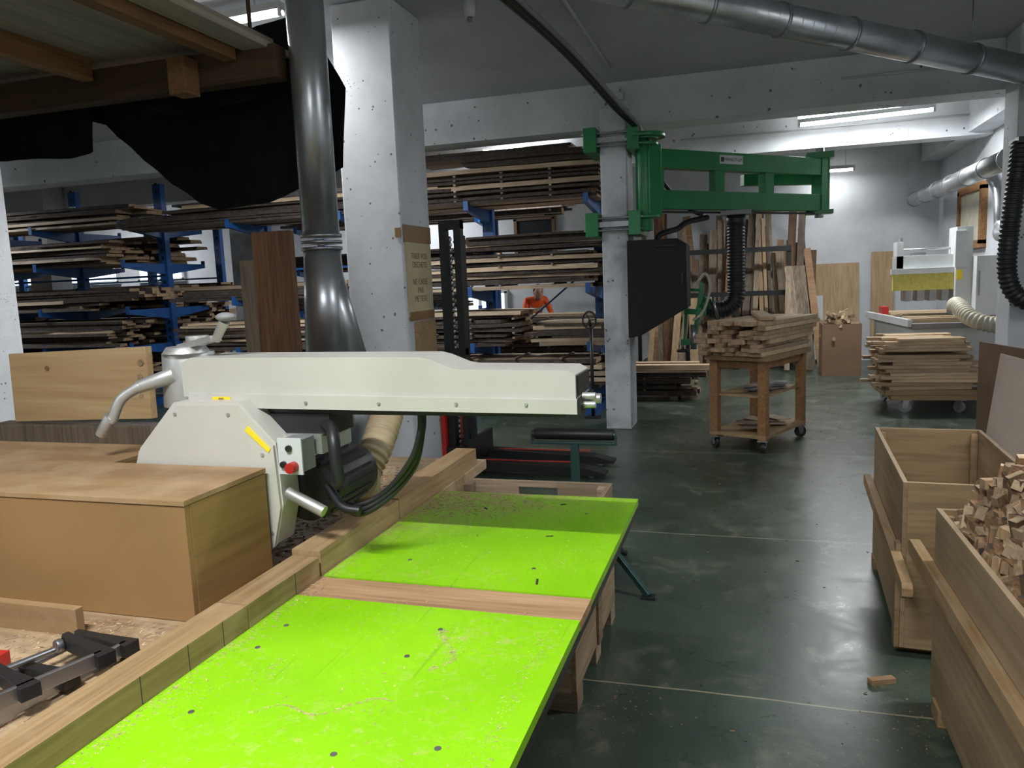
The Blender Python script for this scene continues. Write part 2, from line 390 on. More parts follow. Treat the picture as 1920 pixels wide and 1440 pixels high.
# ---------------------------------------------------------------- saw bench
b=B()
TX0,TX1=-1.0,-.33
b.bb(TX0,TX1,.35,1.48,.88,.90,0); b.bb(TX0,TX1,1.60,2.38,.88,.90,0)
b.bb(TX0,TX1,1.482,1.598,.876,.897,1)
b.bb(TX0,TX1-.002,.35,2.38,.855,.875,2)
b.bb(-3.3,-1.0,.35,2.85,.862,.898,3)
for x in(-.85,-2.0,-3.1):
    for y in(.5,2.2):
        b.bb(x-.04,x+.04,y-.04,y+.04,0,.86,4)
b.bb(-3.15,-.75,.46,.54,.76,.86,4); b.bb(-3.15,-.75,2.16,2.24,.76,.86,4)
for y in(.5,2.2): b.bb(-3.1,-.85,y-.03,y+.03,.15,.22,4)
for x,y in((-.93,1.33),(-.93,1.23),(-.60,1.38),(-.62,1.26),(-.90,1.0),(-.45,1.0),(-.83,1.74),(-.5,1.74),(-.9,2.25),(-.46,2.2),(-.68,2.3),(-.60,.95)):
    b.cyl((x,y,.9),(x,y,.9012),.0055,seg=12,mi=5)
b.make('saw_bench',[M_green,M_pinex,M_black,M_dusty,M_pinex,M_steel])
b=B()
b.bb(-1.075,-1.0005,.35,1.30,.8985,.952,0,.35); b.bb(-1.075,-1.0005,1.303,1.585,.8985,.952,0,.5)
b.bb(-1.085,-1.005,1.60,2.05,.8985,.962,0,.7); b.bb(-1.085,-1.005,2.053,2.75,.8985,.965,0,.8)
for y in(1.0,1.12,1.22,1.48): b.bb(-1.0005,-.9998,y-.001,y+.001,.90,.9525,1)
b.make('bench_fence',[M_pine,M_ink],bevel=.0005)
b=B()
def chip(x,y,z,s,mi):
    R=Matrix.Rotation(rnd(0,6.3),3,'Z')@Matrix.Rotation(rnd(-.35,.35),3,'X')
    b.box((x,y,z+s*.15),(s*rnd(.8,3),s*rnd(.3,.8),s*.18),mi,R=R)
for i in range(1800): chip(min(-.4,-.99+abs(random.gauss(0,.2))),min(2.37,random.gauss(2.25,.10)),.9,rnd(.001,.004),random.choice([0,0,1]))
for i in range(700): chip(rnd(-1,-.34),rnd(.8,2.37),.9,rnd(.0008,.0025),0)
for i in range(1200):
    t=rnd(0,1); chip(-.995+abs(random.gauss(0,.022)),.7+t*1.6,.9,rnd(.0008,.003),0)
for i in range(260):
    t=rnd(0,1); chip(-.80+t*.22+random.gauss(0,.004),1.02+t*.08+.02*math.sin(t*9),.9,rnd(.0008,.0024),0)
    chip(-.38+random.gauss(0,.012),.95+t*.45,.9,rnd(.0008,.0025),0)
    chip(-.56+random.gauss(0,.006)+.03*math.sin(t*5),1.22+t*.16,.9,rnd(.0008,.0025),0)
for cx,cy,rr in((-.85,1.15,.03),(-.55,1.35,.025),(-.7,1.42,.05),(-.45,1.8,.03),(-.93,1.05,.03),(-.62,1.12,.04),(-.8,1.9,.04)):
    for i in range(90): chip(cx+random.gauss(0,rr),cy+random.gauss(0,rr*1.3),.9,rnd(.0008,.0022),0)
for i in range(3000): chip(rnd(-1.9,-1.09),rnd(1.62,2.7),.898,rnd(.002,.010),random.choice([0,0,1,2]))
for i in range(1400): chip(rnd(-1.5,-1.08),rnd(.7,1.28),.898,rnd(.001,.006),random.choice([0,0,1]))
for x,y,s in((-.47,1.66,.011),(-.52,1.98,.008),(-.78,2.2,.012),(-.72,1.95,.005),(-.55,2.28,.009)): chip(x,y,.9,s,2)
b.make('sawdust_and_chips',[M_light,M_pinex,M_bark])

b=B()
b.prism([(-2.3,1.30),(-1.135,1.30),(-1.135,1.592),(-1.60,1.592),(-1.60,1.80),(-2.3,1.80)],'z',1.158,1.170,1)
b.bb(-2.3,-1.137,1.303,1.318,.899,1.157,0); b.bb(-1.15,-1.136,1.3185,1.59,.899,1.157,2)
b.bb(-2.3,-2.285,1.3185,1.79,.899,1.157,0); b.bb(-1.615,-1.60,1.60,1.79,.899,1.157,0); b.bb(-2.28,-1.62,1.78,1.795,.899,1.157,0)
b.make('mdf_cover_box',[M_mdf,M_mdftop,M_boxside],bevel=.001)
b=B(); b.bb(-1.95,-1.345,1.195,1.215,.898,.957,0); b.make('offcut_board',[M_mdftop],bevel=.001)

def clamp(ox,oy,rot,hc,z=.90,jm=1):
    b=B()
    b.beam((0,0,.02),(0,-.55,.02),.009,.028,0)
    for yy,w in((0,.13),(-.13,.12)):
        b.prism([(.018,yy+.016),(.018,yy-.018),(-w*.5,yy-.012),(-w,yy-.010),(-w-.012,yy-.002),(-w-.012,yy+.010),(-w*.6,yy+.010)],'z',.008,.034,jm)
        b.cyl((-w+.005,yy-.012,.02),(-w+.005,yy-.024,.02),.013,seg=12,mi=0)
    b.cyl((-.115,-.03,.02),(-.115,-.24,.02),.006,seg=10,mi=0)
    b.cyl((-.115,-.24,.022),(-.115,-.36,.022),.016,.013,seg=12,mi=hc)
    o=b.make('f_clamp',[M_steel,M_black,M_red,M_joist],bevel=.0015)
    o.location=(ox,oy,z); o.rotation_euler=(0,0,rot); return o
clamp(-1.165,1.14,-.10,2); clamp(-1.135,1.055,-.30,2,.925); clamp(-1.38,1.04,.12,3,.90,2)

# radial arm saw
b=B()
YF,YB=1.66,1.82
b.prism([(-1.42,1.335),(-1.42,1.425),(-1.39,1.437),(-.74,1.432),(-.715,1.426),(-.665,1.406),(-.64,1.402),(-.385,1.398),(-.366,1.388),(-.366,1.325)],'y',YF+.008,YB-.008,0)
b.prism([(-1.40,1.308),(-1.40,1.345),(-.362,1.333),(-.362,1.300)],'y',YF,YB,0)
b.bb(-1.25,-.40,YF+.03,YB-.03,1.288,1.308,1)
b.bb(-.3615,-.354,YF+.003,YB-.003,1.300,1.335,1); b.bb(-.3655,-.360,YF+.02,YB-.02,1.34,1.385,1)
for z in(1.318,1.338): b.cyl((-.355,YF+.03,z),(-.325,YF+.03,z),.008,seg=10,mi=2)
b.cyl((-.355,YB-.04,1.318),(-.33,YB-.04,1.318),.012,seg=12,mi=2)
for x in(-1.25,-1.05,-.85,-.65,-.48): b.cyl((x,YF-.0005,1.322),(x,YF-.004,1.322),.004,seg=8,mi=2)
b.cyl((-1.50,1.87,.898),(-1.50,1.87,1.33),.055,mi=2,seg=28); b.bb(-1.59,-1.38,1.81,2.0,.898,.93,2)
b.cyl((-1.47,1.76,1.30),(-1.47,1.76,1.445),.075,.068,mi=2,seg=28); b.cyl((-1.46,1.74,1.445),(-1.46,1.74,1.462),.062,.05,mi=2)
b.bb(-1.56,-1.44,1.78,1.93,1.30,1.40,2)
b.beam((-1.47,1.74,1.46),(-1.33,1.70,1.485),.035,.016,2); b.cyl((-1.33,1.70,1.48),(-1.29,1.69,1.53),.011,.014,mi=2); b.sph((-1.285,1.688,1.54),.022,3,(1.2,1,.55))
b.cyl((-1.42,1.74,1.475),(-1.42,1.74,1.49),.03,mi=2)
b.cyl((-1.47,1.70,1.39),(-1.56,1.66,1.36),.022,.017,mi=2); b.tube([(-1.55,1.66,1.365),(-1.60,1.64,1.33),(-1.63,1.63,1.27)],.014,mi=2); b.cyl((-1.63,1.63,1.285),(-1.665,1.625,1.235),.017,.015,mi=2)
b.cyl((-1.47,1.74,1.375),(-1.40,1.74,1.375),.03,mi=2)
g=[(-1.55,.955),(-1.55,1.15),(-1.53,1.205),(-1.41,1.327),(-1.215,1.330),(-1.115,1.228),(-1.108,1.07),(-1.135,.968),(-1.2,.93),(-1.45,.92)]
b.prism(g,'y',1.615,1.69,0); b.prism([(x*.985-.02,z-.006) for x,z in g],'y',1.606,1.6152,0)
for x,z in((-1.40,1.30),(-1.24,1.30),(-1.15,1.2),(-1.14,1.0)): b.cyl((x,1.607,z),(x,1.603,z),.005,seg=8,mi=2)
b.prism([(-1.185,1.272),(-1.125,1.215),(-1.132,1.205),(-1.195,1.26)],'y',1.604,1.6058,4)
b.bb(-1.325,-1.27,YF-.0015,YF,1.323,1.336,4)
b.bb(-1.30,-1.0,1.68,1.80,1.235,1.29,1); b.bb(-1.22,-1.02,1.67,1.82,1.19,1.24,2)
b.cyl((-1.09,1.695,1.08),(-1.09,1.95,1.08),.075,mi=1,seg=28); b.cyl((-1.09,1.93,1.08),(-1.09,1.97,1.08),.06,mi=2)
for i in range(16):
    a=i*math.pi/8; b.beam((-1.09+.077*math.cos(a),1.72,1.08+.077*math.sin(a)),(-1.09+.077*math.cos(a),1.92,1.08+.077*math.sin(a)),.006,.006,1)
b.bb(-1.095,-1.035,1.60,1.66,1.16,1.24,3); b.bb(-1.098,-1.032,1.595,1.60,1.155,1.245,5)
b.cyl((-1.055,1.595,1.175),(-1.055,1.572,1.175),.013,mi=6); b.cyl((-1.083,1.595,1.18),(-1.083,1.587,1.18),.008,mi=1); b.cyl((-1.065,1.595,1.22),(-1.065,1.588,1.22),.008,mi=1)
b.tube([(-1.03,1.70,1.26),(-.985,1.66,1.262),(-.962,1.63,1.235),(-.955,1.62,1.19),(-.950,1.62,1.14),(-.965,1.63,1.13)],.015,mi=1); b.tube([(-1.03,1.70,1.13),(-.99,1.66,1.122),(-.935,1.62,1.135)],.012,mi=1)
b.tube([(-1.03,1.7,1.10),(-.97,1.66,1.06),(-.92,1.66,1.05)],.012,mi=1)
b.cyl((-1.10,1.625,1.10),(-1.00,1.625,1.055),.015,mi=2)
b.cyl((-1.28,1.70,1.07),(-1.28,1.703,1.07),.15,mi=2,seg=48)
for k in range(3):
    o=.012*k
    b.tube([(-.77,1.72+o,1.29),(-.775,1.72+o,1.24),(-.80,1.71+o,1.17-o),(-.87,1.70,1.09-o),(-.95,1.69,1.055-o),(-1.03,1.70+o,1.07)],.0065,seg=8,mi=1)
b.make('radial_arm_saw',[M_cream,M_black,M_alu,M_grey,M_yel,M_mwhite,M_red],bevel=.002)
saw=bpy.data.objects['radial_arm_saw']
text('890',(-1.2975,YF-.0018,1.3295),(math.pi/2,0,0),.011,M_ink,saw)
b=B(); b.tube([(-1.09,1.975,1.04),(-1.12,2.05,1.0),(-1.14,2.1,1.03),(-1.13,2.2,1.12),(-1.20,2.45,1.25),(-1.5,2.9,1.25),(-1.9,3.4,1.05),(-2.3,4.0,.85),(-2.38,4.2,.8)],.05,mi=0,corr=.09,pitch=.022,seg=16)
b.make('extraction_hose',[M_hose])

b=B(); b.box((-2.74,2.60,.983),(.95,.10,.17),0,.05,rz=.02); b.make('rough_timber_beam',[M_gbrn],bevel=.006)
b=B(); b.box((-2.74,2.60,1.235),(.74,.035,.30),0,.9,R=Matrix.Rotation(-.05,3,'X')@Matrix.Rotation(-.03,3,'Y'))
for x,z in((-2.41,1.19),(-2.43,1.13),(-2.41,1.27),(-2.40,1.33)): b.cyl((x,2.586,z),(x,2.579,z),.013,mi=1,seg=12)
for x,z in((-2.9,1.31),(-2.62,1.2)): b.cyl((x,2.5835,z),(x,2.5815,z),.012,mi=2,seg=12)
b.make('knotty_pine_board',[M_knot,M_end,M_joist],bevel=.002)
b=B(); b.box((-2.75,4.12,.98),(.27,.045,1.96),0,.5); b.make('rustic_plank',[M_dark],bevel=.004)
b=B(); b.box((-2.98,4.22,.9),(.16,.04,1.8),0,.2); b.make('rustic_plank',[M_gbrn],bevel=.004)

# vertical duct
b=B(); dx,dy=-2.61,4.45
b.cyl((dx,dy,1.93),(dx,dy,CZ-.0),.117,mi=0,seg=36)
for z in(1.86,1.90,1.94): b.cyl((dx,dy,z-.012),(dx,dy,z+.008),.130,mi=1,seg=36)
b.cyl((dx,dy,1.86),(dx-.01,dy,1.1),.118,.15,mi=0,seg=36); b.cyl((dx,dy,1.78),(dx+.12,dy+.08,1.05),.10,.12,mi=0,seg=30)
b.cyl((dx-.01,dy,1.1),(dx-.01,dy,.02),.14,mi=0,seg=36); b.cyl((dx+.12,dy+.08,1.06),(dx+.12,dy+.08,.4),.11,mi=0,seg=30)
for z in(1.1,.5): b.cyl((dx-.01,dy,z-.012),(dx-.01,dy,z+.012),.155,mi=1,seg=36)
for z in(3.5,): b.cyl((dx,dy,z-.012),(dx,dy,z+.012),.122,mi=1,seg=36)
b.make('vertical_extraction_duct',[M_galv,M_galvd])

# mezzanine
b=B()
b.bb(-8.2,-2.88,1.2,4.5,3.16,3.19,0)
for x in(-3.05,-4.15,-5.25,-6.45,-7.3): b.bb(x-.045,x+.045,1.2,4.27,3.02,3.16,1)
b.bb(-8.2,-2.75,4.30,4.42,2.90,3.10,2); b.bb(-8.2,-2.9,1.3,1.42,2.86,3.02,2)
b.bb(-3.44,-3.31,4.17,4.30,2.84,3.06,1)
b.bb(-2.98,-2.80,2.2,4.55,3.08,3.12,0)
for x in(-8.1,):
    b.bb(x-.07,x+.07,1.29,1.43,0,2.86,1); b.bb(x-.07,x+.07,4.29,4.43,0,2.9,1)
for x in(-8.0,-5.5,-2.95):
    for y in(1.36,4.36): b.bb(x-.01,x+.01,y-.01,y+.01,3.19,CZ,2)
b.make('timber_mezzanine',[M_deck,M_joist,M_joistx],bevel=.003)
def sheet(name,poly,y,amp,ph):
    bm=bmesh.new(); vs=[bm.verts.new((x,y,z)) for x,z in poly]; bm.faces.new(vs)
    bmesh.ops.triangulate(bm,faces=bm.faces[:]); 
    for _ in range(4): bmesh.ops.subdivide_edges(bm,edges=[e for e in bm.edges if e.calc_length()>.06],cuts=1,use_grid_fill=True); bmesh.ops.triangulate(bm,faces=bm.faces[:])
    for v in bm.verts: v.co.y+=amp*math.sin(v.co.x*9+v.co.z*4+ph)+amp*.5*math.sin(v.co.x*23-v.co.z*7)
    me=bpy.data.meshes.new(name); bm.to_mesh(me); bm.free(); me.materials.append(M_sheet)
    o=bpy.data.objects.new(name,me); scene.collection.objects.link(o); md=o.modifiers.new('s','SOLIDIFY'); md.thickness=.004
sheet('black_plastic_sheeting',[(-4.85,3.15),(-4.8,2.95),(-4.5,2.86),(-4.3,2.74),(-4.01,2.56),(-3.94,2.39),(-3.75,2.36),(-3.72,2.24),(-3.6,2.19),(-3.16,2.21),(-2.9,2.30),(-2.72,2.33),(-2.57,2.40),(-2.53,2.91),(-2.66,3.15),(-2.75,3.4),(-2.9,3.4)],4.74,.015,0)
sheet('black_plastic_sheeting',[(-6.3,3.15),(-6.3,2.7),(-5.49,2.67),(-4.75,2.63),(-4.55,2.66),(-4.50,2.86),(-4.6,2.95),(-4.6,3.15)],4.64,.03,2)
sheet('black_plastic_sheeting',[(-5.2,3.15),(-5.0,2.95),(-4.4,2.93),(-3.6,2.80),(-3.1,2.85),(-2.85,3.0),(-2.85,3.15)],4.54,.015,4)

# ceiling duct
b=B(); A=Vector((-1.0,5.27,3.53)); C=Vector((2.98,8.20,3.08)); d=(C-A).normalized()
b.cyl(A,C,.112,mi=0,seg=36)
L=(C-A).length; t=.3
while t<L-.1:
    p=A+d*t; b.cyl(p-d*.012,p+d*.012,.122,mi=1,seg=36)
    if int(t*2)%3==0: b.cyl(p+Vector((0,0,.1)),(p.x,p.y,CZ),.005,seg=6,mi=1)
    t+=.62
t=.05
while t<L:
    p=A+d*t; b.cyl(p-d*.002,p+d*.002,.1135,mi=0,seg=36,cap=False); t+=.1
b.make('ceiling_extraction_duct',[M_galv,M_galvd])
b=B()
b.cyl((2.62,9.4,2.66),(2.62,14.2,2.66),.11,mi=0,seg=28)
for y in(9.42,10.2,11.0,11.8,12.6,13.4,14.18): b.cyl((2.62,y-.015,2.66),(2.62,y+.015,2.66),.12,mi=1,seg=28)
b.tube([(2.80,10.6,2.60),(2.84,10.5,2.45),(2.84,10.4,2.2),(2.84,10.35,2.0),(2.75,10.0,1.9),(2.75,9.3,1.9)],.09,mi=0)
b.make('wall_extraction_duct',[M_galv,M_galvd])
b=B()
b.cyl((-1.30,4.6,CZ-.02),(-1.30,8.0,CZ-.02),.012,mi=0); b.cyl((-1.88,5.63,CZ-.03),(-1.30,5.5,CZ-.03),.010,mi=0)
b.cyl((-1.30,8.58,3.6),(-1.30,8.58,3.22),.012,mi=0); b.bb(-1.34,-1.26,8.54,8.6,3.48,3.56,0)
b.cyl((-.9,11.58,3.5),(3.0,11.58,3.5),.012,mi=0); b.cyl((.9,8.58,3.46),(1.8,8.58,3.46),.012,mi=0)
b.make('electrical_conduit',[M_mwhite])
b=B(); b.cyl((-1.95,5.65,CZ),(-1.95,5.65,CZ-.03),.055,mi=0); b.cyl((-1.95,5.65,CZ-.03),(-1.95,5.65,CZ-.14),.05,.035,mi=0)
b.cyl((-1.95,5.65,CZ-.14),(-1.95,5.65,CZ-.17),.02,mi=1); b.make('smoke_detector',[M_mwhite,M_grey])
b=B()
for k in range(3): b.tube([(-1.66+.05*k,4.6,3.52),(-1.42+.045*k,6.2,3.42-.01*k),(-1.20+.035*k,7.6,3.20),(-1.06+.02*k,7.92,3.08),(-1.04,8.0,3.03)],.024 if k<2 else .018,mi=0 if k<2 else 1,seg=10)
b.make('supply_cable_bundle',[M_black,M_grey])

# notice on pillar
b=B(); X=-2.468
b.bb(X,X+.006,5.41,5.88,1.36,1.99,0)
b.bb(X+.005,X+.009,5.385,5.90,1.93,2.06,1); b.bb(X+.005,X+.009,5.42,5.90,1.33,1.40,1)
b.bb(X,X+.03,5.5,5.86,1.02,1.32,2)
b.box((-2.50,5.372,2.0),(.05,.004,.07),1)
o=b.make('handwritten_notice',[M_paper,M_tape,M_plyx])
text('TRIER VOS\nDECHETS\n\nNE CASSE\nPAR\nMETIERE',(X+.0075,5.65,1.66),(math.pi/2,0,math.pi/2),.066,M_pencil,o)

# ---------------------------------------------------------------- stacker truck
b=B()
for x in(-2.42,-2.29):
    b.bb(x-.03,x+.03,6.05,6.13,.05,2.12,0); b.bb(x-.02,x+.02,6.13,6.2,.05,2.0,0)
b.bb(-2.45,-2.26,6.05,6.14,2.05,2.12,0); b.bb(-2.45,-2.26,6.05,6.14,1.0,1.06,0)
for i in range(40): b.cyl((-2.355,6.07,.2+i*.045),(-2.355,6.07,.225+i*.045),.012,seg=6,mi=3)
b.bb(-2.46,-2.22,6.0,6.42,.06,.22,0)
b.bb(-2.50,-2.46,6.0,6.45,.0,.55,1)
for y in(6.0,6.42):
    b.prism([(-2.25,.04),(-2.25,.13),(-1.25,.09),(-1.08,.05),(-1.08,.03)],'y',y-.07,y+.07,0); b.bb(-2.12,-1.3,y-.015,y+.015,.121,.125,1)
    b.cyl((-1.2,y-.03,.035),(-1.2,y+.03,.035),.034,mi=2)
b.bb(-2.24,-2.20,5.93,6.49,.1,.30,0); b.bb(-2.24,-2.20,6.03,6.08,.3,.8,0)
b.cyl((-2.3,6.2,.06),(-2.3,6.35,.06),.06,mi=2); b.cyl((-2.38,6.1,.05),(-2.38,6.02,.05),.05,mi=2)
b.tube([(-2.42,6.2,.5),(-2.6,6.2,.9),(-2.62,6.2,1.15)],.02,mi=2); b.cyl((-2.62,6.08,1.15),(-2.62,6.32,1.15),.018,mi=2)
b.make('pallet_stacker',[M_black,M_red,M_grey,M_steel],bevel=.004)

# roller stand
b=B()
b.cyl((-1.085,3.9,.79),(-.66,3.9,.79),.03,mi=0); b.cyl((-1.10,3.9,.79),(-.645,3.9,.79),.012,mi=1)
b.bb(-1.10,-.645,3.885,3.915,.735,.75,2)
for x in(-1.10,-.65): b.bb(x-.004,x+.004,3.88,3.92,.735,.81,2)
b.bb(-.89,-.85,3.88,3.92,.2,.735,2); b.cyl((-.85,3.9,.5),(-.80,3.9,.5),.012,mi=0)
for q in((-.47,3.70),(-1.27,3.75),(-.70,4.3),(-1.05,4.3)):
    b.beam((-.87,3.9,.42),(q[0],q[1],.015),.028,.028,2); b.box((q[0],q[1],.008),(.07,.05,.015),0)
b.make('roller_stand',[M_black,M_steel,plain('stand_paint',(.02,.06,.055),.4)],bevel=.002)

# crate beyond bench
b=B(); X0,X1,Y0,Y1,H=-1.33,-.60,2.60,3.47,.65
for i,(z0,z1) in enumerate(((.08,.26),(.265,.455),(.46,.65))):
    b.bb(X1-.02,X1,Y0,Y1,z0,z1,0); b.bb(X0,X0+.02,Y0,Y1,z0,z1,0); b.bb(X0+.02,X1-.02,Y0,Y0+.02,z0,z1,1)
    if i<2: b.bb(X0+.02,X1-.02,Y1-.02,Y1,z0,z1,1)
b.bb(X0+.02,-1.05,Y1-.02,Y1,.46,.65,1); b.bb(-.86,X1-.02,Y1-.02,Y1,.46,.65,1); b.bb(-1.05,-.86,Y1-.02,Y1,.46,.57,1); b.bb(-1.05,-.86,Y1-.02,Y1,.62,.65,1)
for x in(X0+.04,X1-.04):
    for y in(Y0+.05,Y1-.05): b.bb(x-.02,x+.02,y-.03,y+.03,.08,.64,1)
for y in(Y0+.06,Y1-.06,(Y0+Y1)/2): b.bb(X0,X1,y-.05,y+.05,0,.08,1)
b.bb(X0+.02,X1-.02,Y0+.02,Y1-.02,.08,.10,1)
b.bb(X1-.001,X1+.012,Y0+.4,Y0+.48,.08,.65,0)
b.make('wooden_crate',[M_racky,M_rackl],bevel=.002)

# right side bins
def bin_(x0,x1,y0,y1,h):
    b=B(); t=.018
    b.bb(x0,x0+t,y0,y1,.04,h,0); b.bb(x1-t,x1,y0,y1,.04,h,0); b.bb(x0+t,x1-t,y0,y0+t,.04,h,1); b.bb(x0+t,x1-t,y1-t,y1,.04,h,1)
    b.bb(x0+t,x1-t,y0+t,y1-t,.06,.08,1)
    for y in(y0+.12,y1-.12): b.bb(x0-.01,x1+.01,y-.05,y+.05,0,.06,2)
    b.bb(x0-.02,x0-.001,y0,y0+.06,.04,h*.65,1)
    for yy in(y0+.03,y1-.03):
        for xx in(x0+.035,x1-.035): b.bb(xx-.016,xx+.016,yy-.012,yy+.012,.08,h-.02,1)
    return b
b=bin_(.60,1.10,3.32,4.48,.74)
b.prism([(2.96,.405),(2.98,.39),(4.6,.39),(4.62,.405),(4.62,.435),(4.6,.45),(2.98,.45),(2.96,.435)],'x',.560,.598,2,.8)
pv=Matrix.Translation((.60,3.32,0)); b.make('plywood_offcut_bin',[M_plyy,M_plyx,M_pine],bevel=.0015,xf=pv@Matrix.Rotation(-.055,4,'Z')@pv.inverted())
b=bin_(.645,1.25,.9,2.97,.74)
b.prism([(.6,.485),(3.20,.485),(3.22,.5),(3.22,.53),(3.20,.545),(.6,.545)],'x',.605,.643,2,.6)
b.make('plywood_offcut_bin',[M_plyy,M_plyx,M_pine],bevel=.0015)
# offcut heap
b=B()
b.bb(.67,1.22,.93,2.94,.09,.64,3)
for i in range(3800):
    x=rnd(.69,1.21);y=rnd(1.0,2.90)
    k=min(1,max(0,(x-.69)/.13)); k=k*k*(3-2*k); e2=min(1,max(0,(2.95-y)/.14))
    hh=.70+(.23+.03*math.sin(y*9)+.02*math.sin(y*23+x*11))*k*(.35+.65*e2)
    z=hh-abs(random.gauss(0,.035))
    a=rnd(.022,.042);c2=rnd(.025,.05);e=rnd(.05,.15)
    q=random.random()
    if q<.6: R=Matrix.Rotation(math.pi/2+rnd(-.35,.35),3,'Z')@Matrix.Rotation(rnd(-.3,.5),3,'Y')@Matrix.Rotation(rnd(-.6,.6),3,'X'); rx=.03
    elif q<.8: R=Matrix.Rotation(rnd(0,3),3,'Z')@Matrix.Rotation(rnd(1.1,1.9),3,'Y'); rx=.035
    else: R=Matrix.Rotation(rnd(0,6),3,'Z')@Matrix.Rotation(rnd(-.5,.5),3,'Y'); rx=e/2
    x=min(max(x,.672+rx),1.222-rx); y=min(max(y,.93+e/2),2.945-e/2)
    mm=random.choice([0,0,0,1,1,4]); b.box((x,y,z),(e,a,c2),mm,R=R,me=random.choice([1,2,5,5,3]) if mm!=4 else 5)
b.make('timber_offcuts',[M_offc,M_offe,M_light,M_bark,M_light,M_end])
b=B(); b.beam((2.06,8.02,.44),(2.22,7.1,.44),.018,.88,0); b.make('brown_panel',[M_brownf],bevel=.001)
b=B(); b.box((1.76,5.9,.47),(.018,.9,.93),0,R=Matrix.Rotation(.12,3,'Y')@Matrix.Rotation(.10,3,'Z')); b.make('pale_panel',[M_pink],bevel=.001)
b=B(); b.box((.50,3.08,.011),(.10,.03,.02),0,rz=.4); b.make('floor_offcut',[M_pinex])
b=B()
for i in range(300):
    s=rnd(.002,.007); x=rnd(-1.0,1.8); y=rnd(1.2,9)
    b.box((x,y,s*.15),(s*rnd(1,3),s,s*.3),random.choice([0,1]),rz=rnd(0,6))
for cx,cy in((-.45,2.7),(.6,2.3),(.5,2.75)):
    for i in range(70):
        s=rnd(.001,.0045); b.box((cx+random.gauss(0,.09),cy+random.gauss(0,.13),s*.15),(s*2,s,s*.3),0,rz=rnd(0,6))
b.make('floor_wood_chips',[M_pinex,M_bark])

# ---------------------------------------------------------------- carts
def caster(b,x,y,r,rz,zt,mw=0,mf=1):
    d=Vector((math.cos(rz),math.sin(rz),0)); n=Vector((-d.y,d.x,0)); c=Vector((x,y,r))
    b.cyl(c-n*.016,c+n*.016,r,mi=mw,seg=20); b.cyl(c-n*.024,c+n*.024,r*.4,mi=mf,seg=12)
    for sgn in(-1,1): b.beam(c+n*.028*sgn,c+n*.028*sgn+Vector((0,0,zt-r))-d*.02,.004,r*.9,mf,up=d)
    b.box((x-d.x*.02,y-d.y*.02,zt-.005),(.09,.09,.01),mf,rz=rz)
ang=math.atan2(.73,.34); B0=Vector((.14,7.03,0)); u=Vector((math.cos(ang),math.sin(ang),0)); v=Vector((-u.y,u.x,0))
b=B()
def P(a,c,z): return B0+u*a+v*c+Vector((0,0,z))
LL,WW=.84,.46
for a in(0,LL):
    for c in(0,WW):
        b.box(P(a,c,.47),(.075,.075,.72),1,rz=ang); caster(b,*P(a,c,0).xy,.055,rnd(0,3),.12,3,2)
b.box(P(LL/2,WW/2,.845),(LL+.14,WW+.14,.045),0,rz=ang)
b.box(P(LL/2,WW/2,.145),(LL+.08,WW+.08,.03),0,rz=ang); b.box(P(LL/2,WW/2,.50),(LL,WW,.02),0,rz=ang)
for c in(-.0,WW): b.box(P(LL/2,c,.79),(LL,.03,.08),1,rz=ang)
for a in(0,LL): b.box(P(a,WW/2,.79),(.03,WW,.08),1,rz=ang)
b.make('wheeled_wooden_cart',[M_plyx,M_joist,M_steel,M_black],bevel=.002)
b=B(); z=.869
for layer in range(8):
    t=rnd(.034,.044); c=-.09+rnd(-.03,.06)
    while c<WW+.02:
        w=rnd(.07,.14)
        if layer<5 or random.random()<.7:
            L=rnd(1.0,1.22); p=P(LL/2+rnd(-.08,.08),c+w/2,z+t/2); b.plank(p,L,w*.95,t*.95,ang+rnd(-.04,.04),False,0,me=1)
        c+=w+rnd(0,.02)
    z+=t
b.plank(P(LL/2,.2,z+.02),1.2,.12,.03,ang+.5,mi=0,me=1)
b.make('cart_plank_stack',[M_light,M_end],bevel=.0015)
b=B()
for i in range(9): b.box(P(rnd(.15,.7),rnd(.1,.36),.516+i*.004),(rnd(.1,.3),rnd(.08,.2),.004),0,rz=rnd(0,3)); b.box(P(rnd(.15,.7),rnd(.1,.36),.166+i*.006),(rnd(.1,.3),rnd(.08,.2),.006),1,rz=rnd(0,3))
b.make('sanding_pads',[M_grey,M_rack])
b=B(); 
b.box((1.98,9.65,.17),(1.0,.98,.05),1,rz=.05); b.box((1.98,9.25,.22),(1.05,.09,.06),1,rz=.05); b.box((1.98,10.05,.22),(1.05,.09,.06),1,rz=.05)
for x,y in((1.66,9.22),(2.2,9.24),(1.58,10.06),(2.35,10.05)): caster(b,x,y,.065,rnd(0,3),.145,0,2)
b.make('plank_dolly',[M_grey,M_plyx,M_steel])
b=B(); z=.25
while z<.80:
    t=rnd(.032,.042); k=(z-.25)/.55; y=9.22+.10*k
    while y<10.02:
        w=rnd(.08,.15)
        if z<.62 or random.random()<.75:
            L=rnd(.75,1.12)*(1-.22*k); b.plank((1.93+rnd(-.12,.12)-.08*k,y+w/2,z+t/2),L,w*.96,t*.95,.05+rnd(-.09,.09),False,0,me=1)
        y+=w+rnd(0,.015)
    z+=t
b.make('dolly_plank_stack',[M_light,M_end],bevel=.0015)

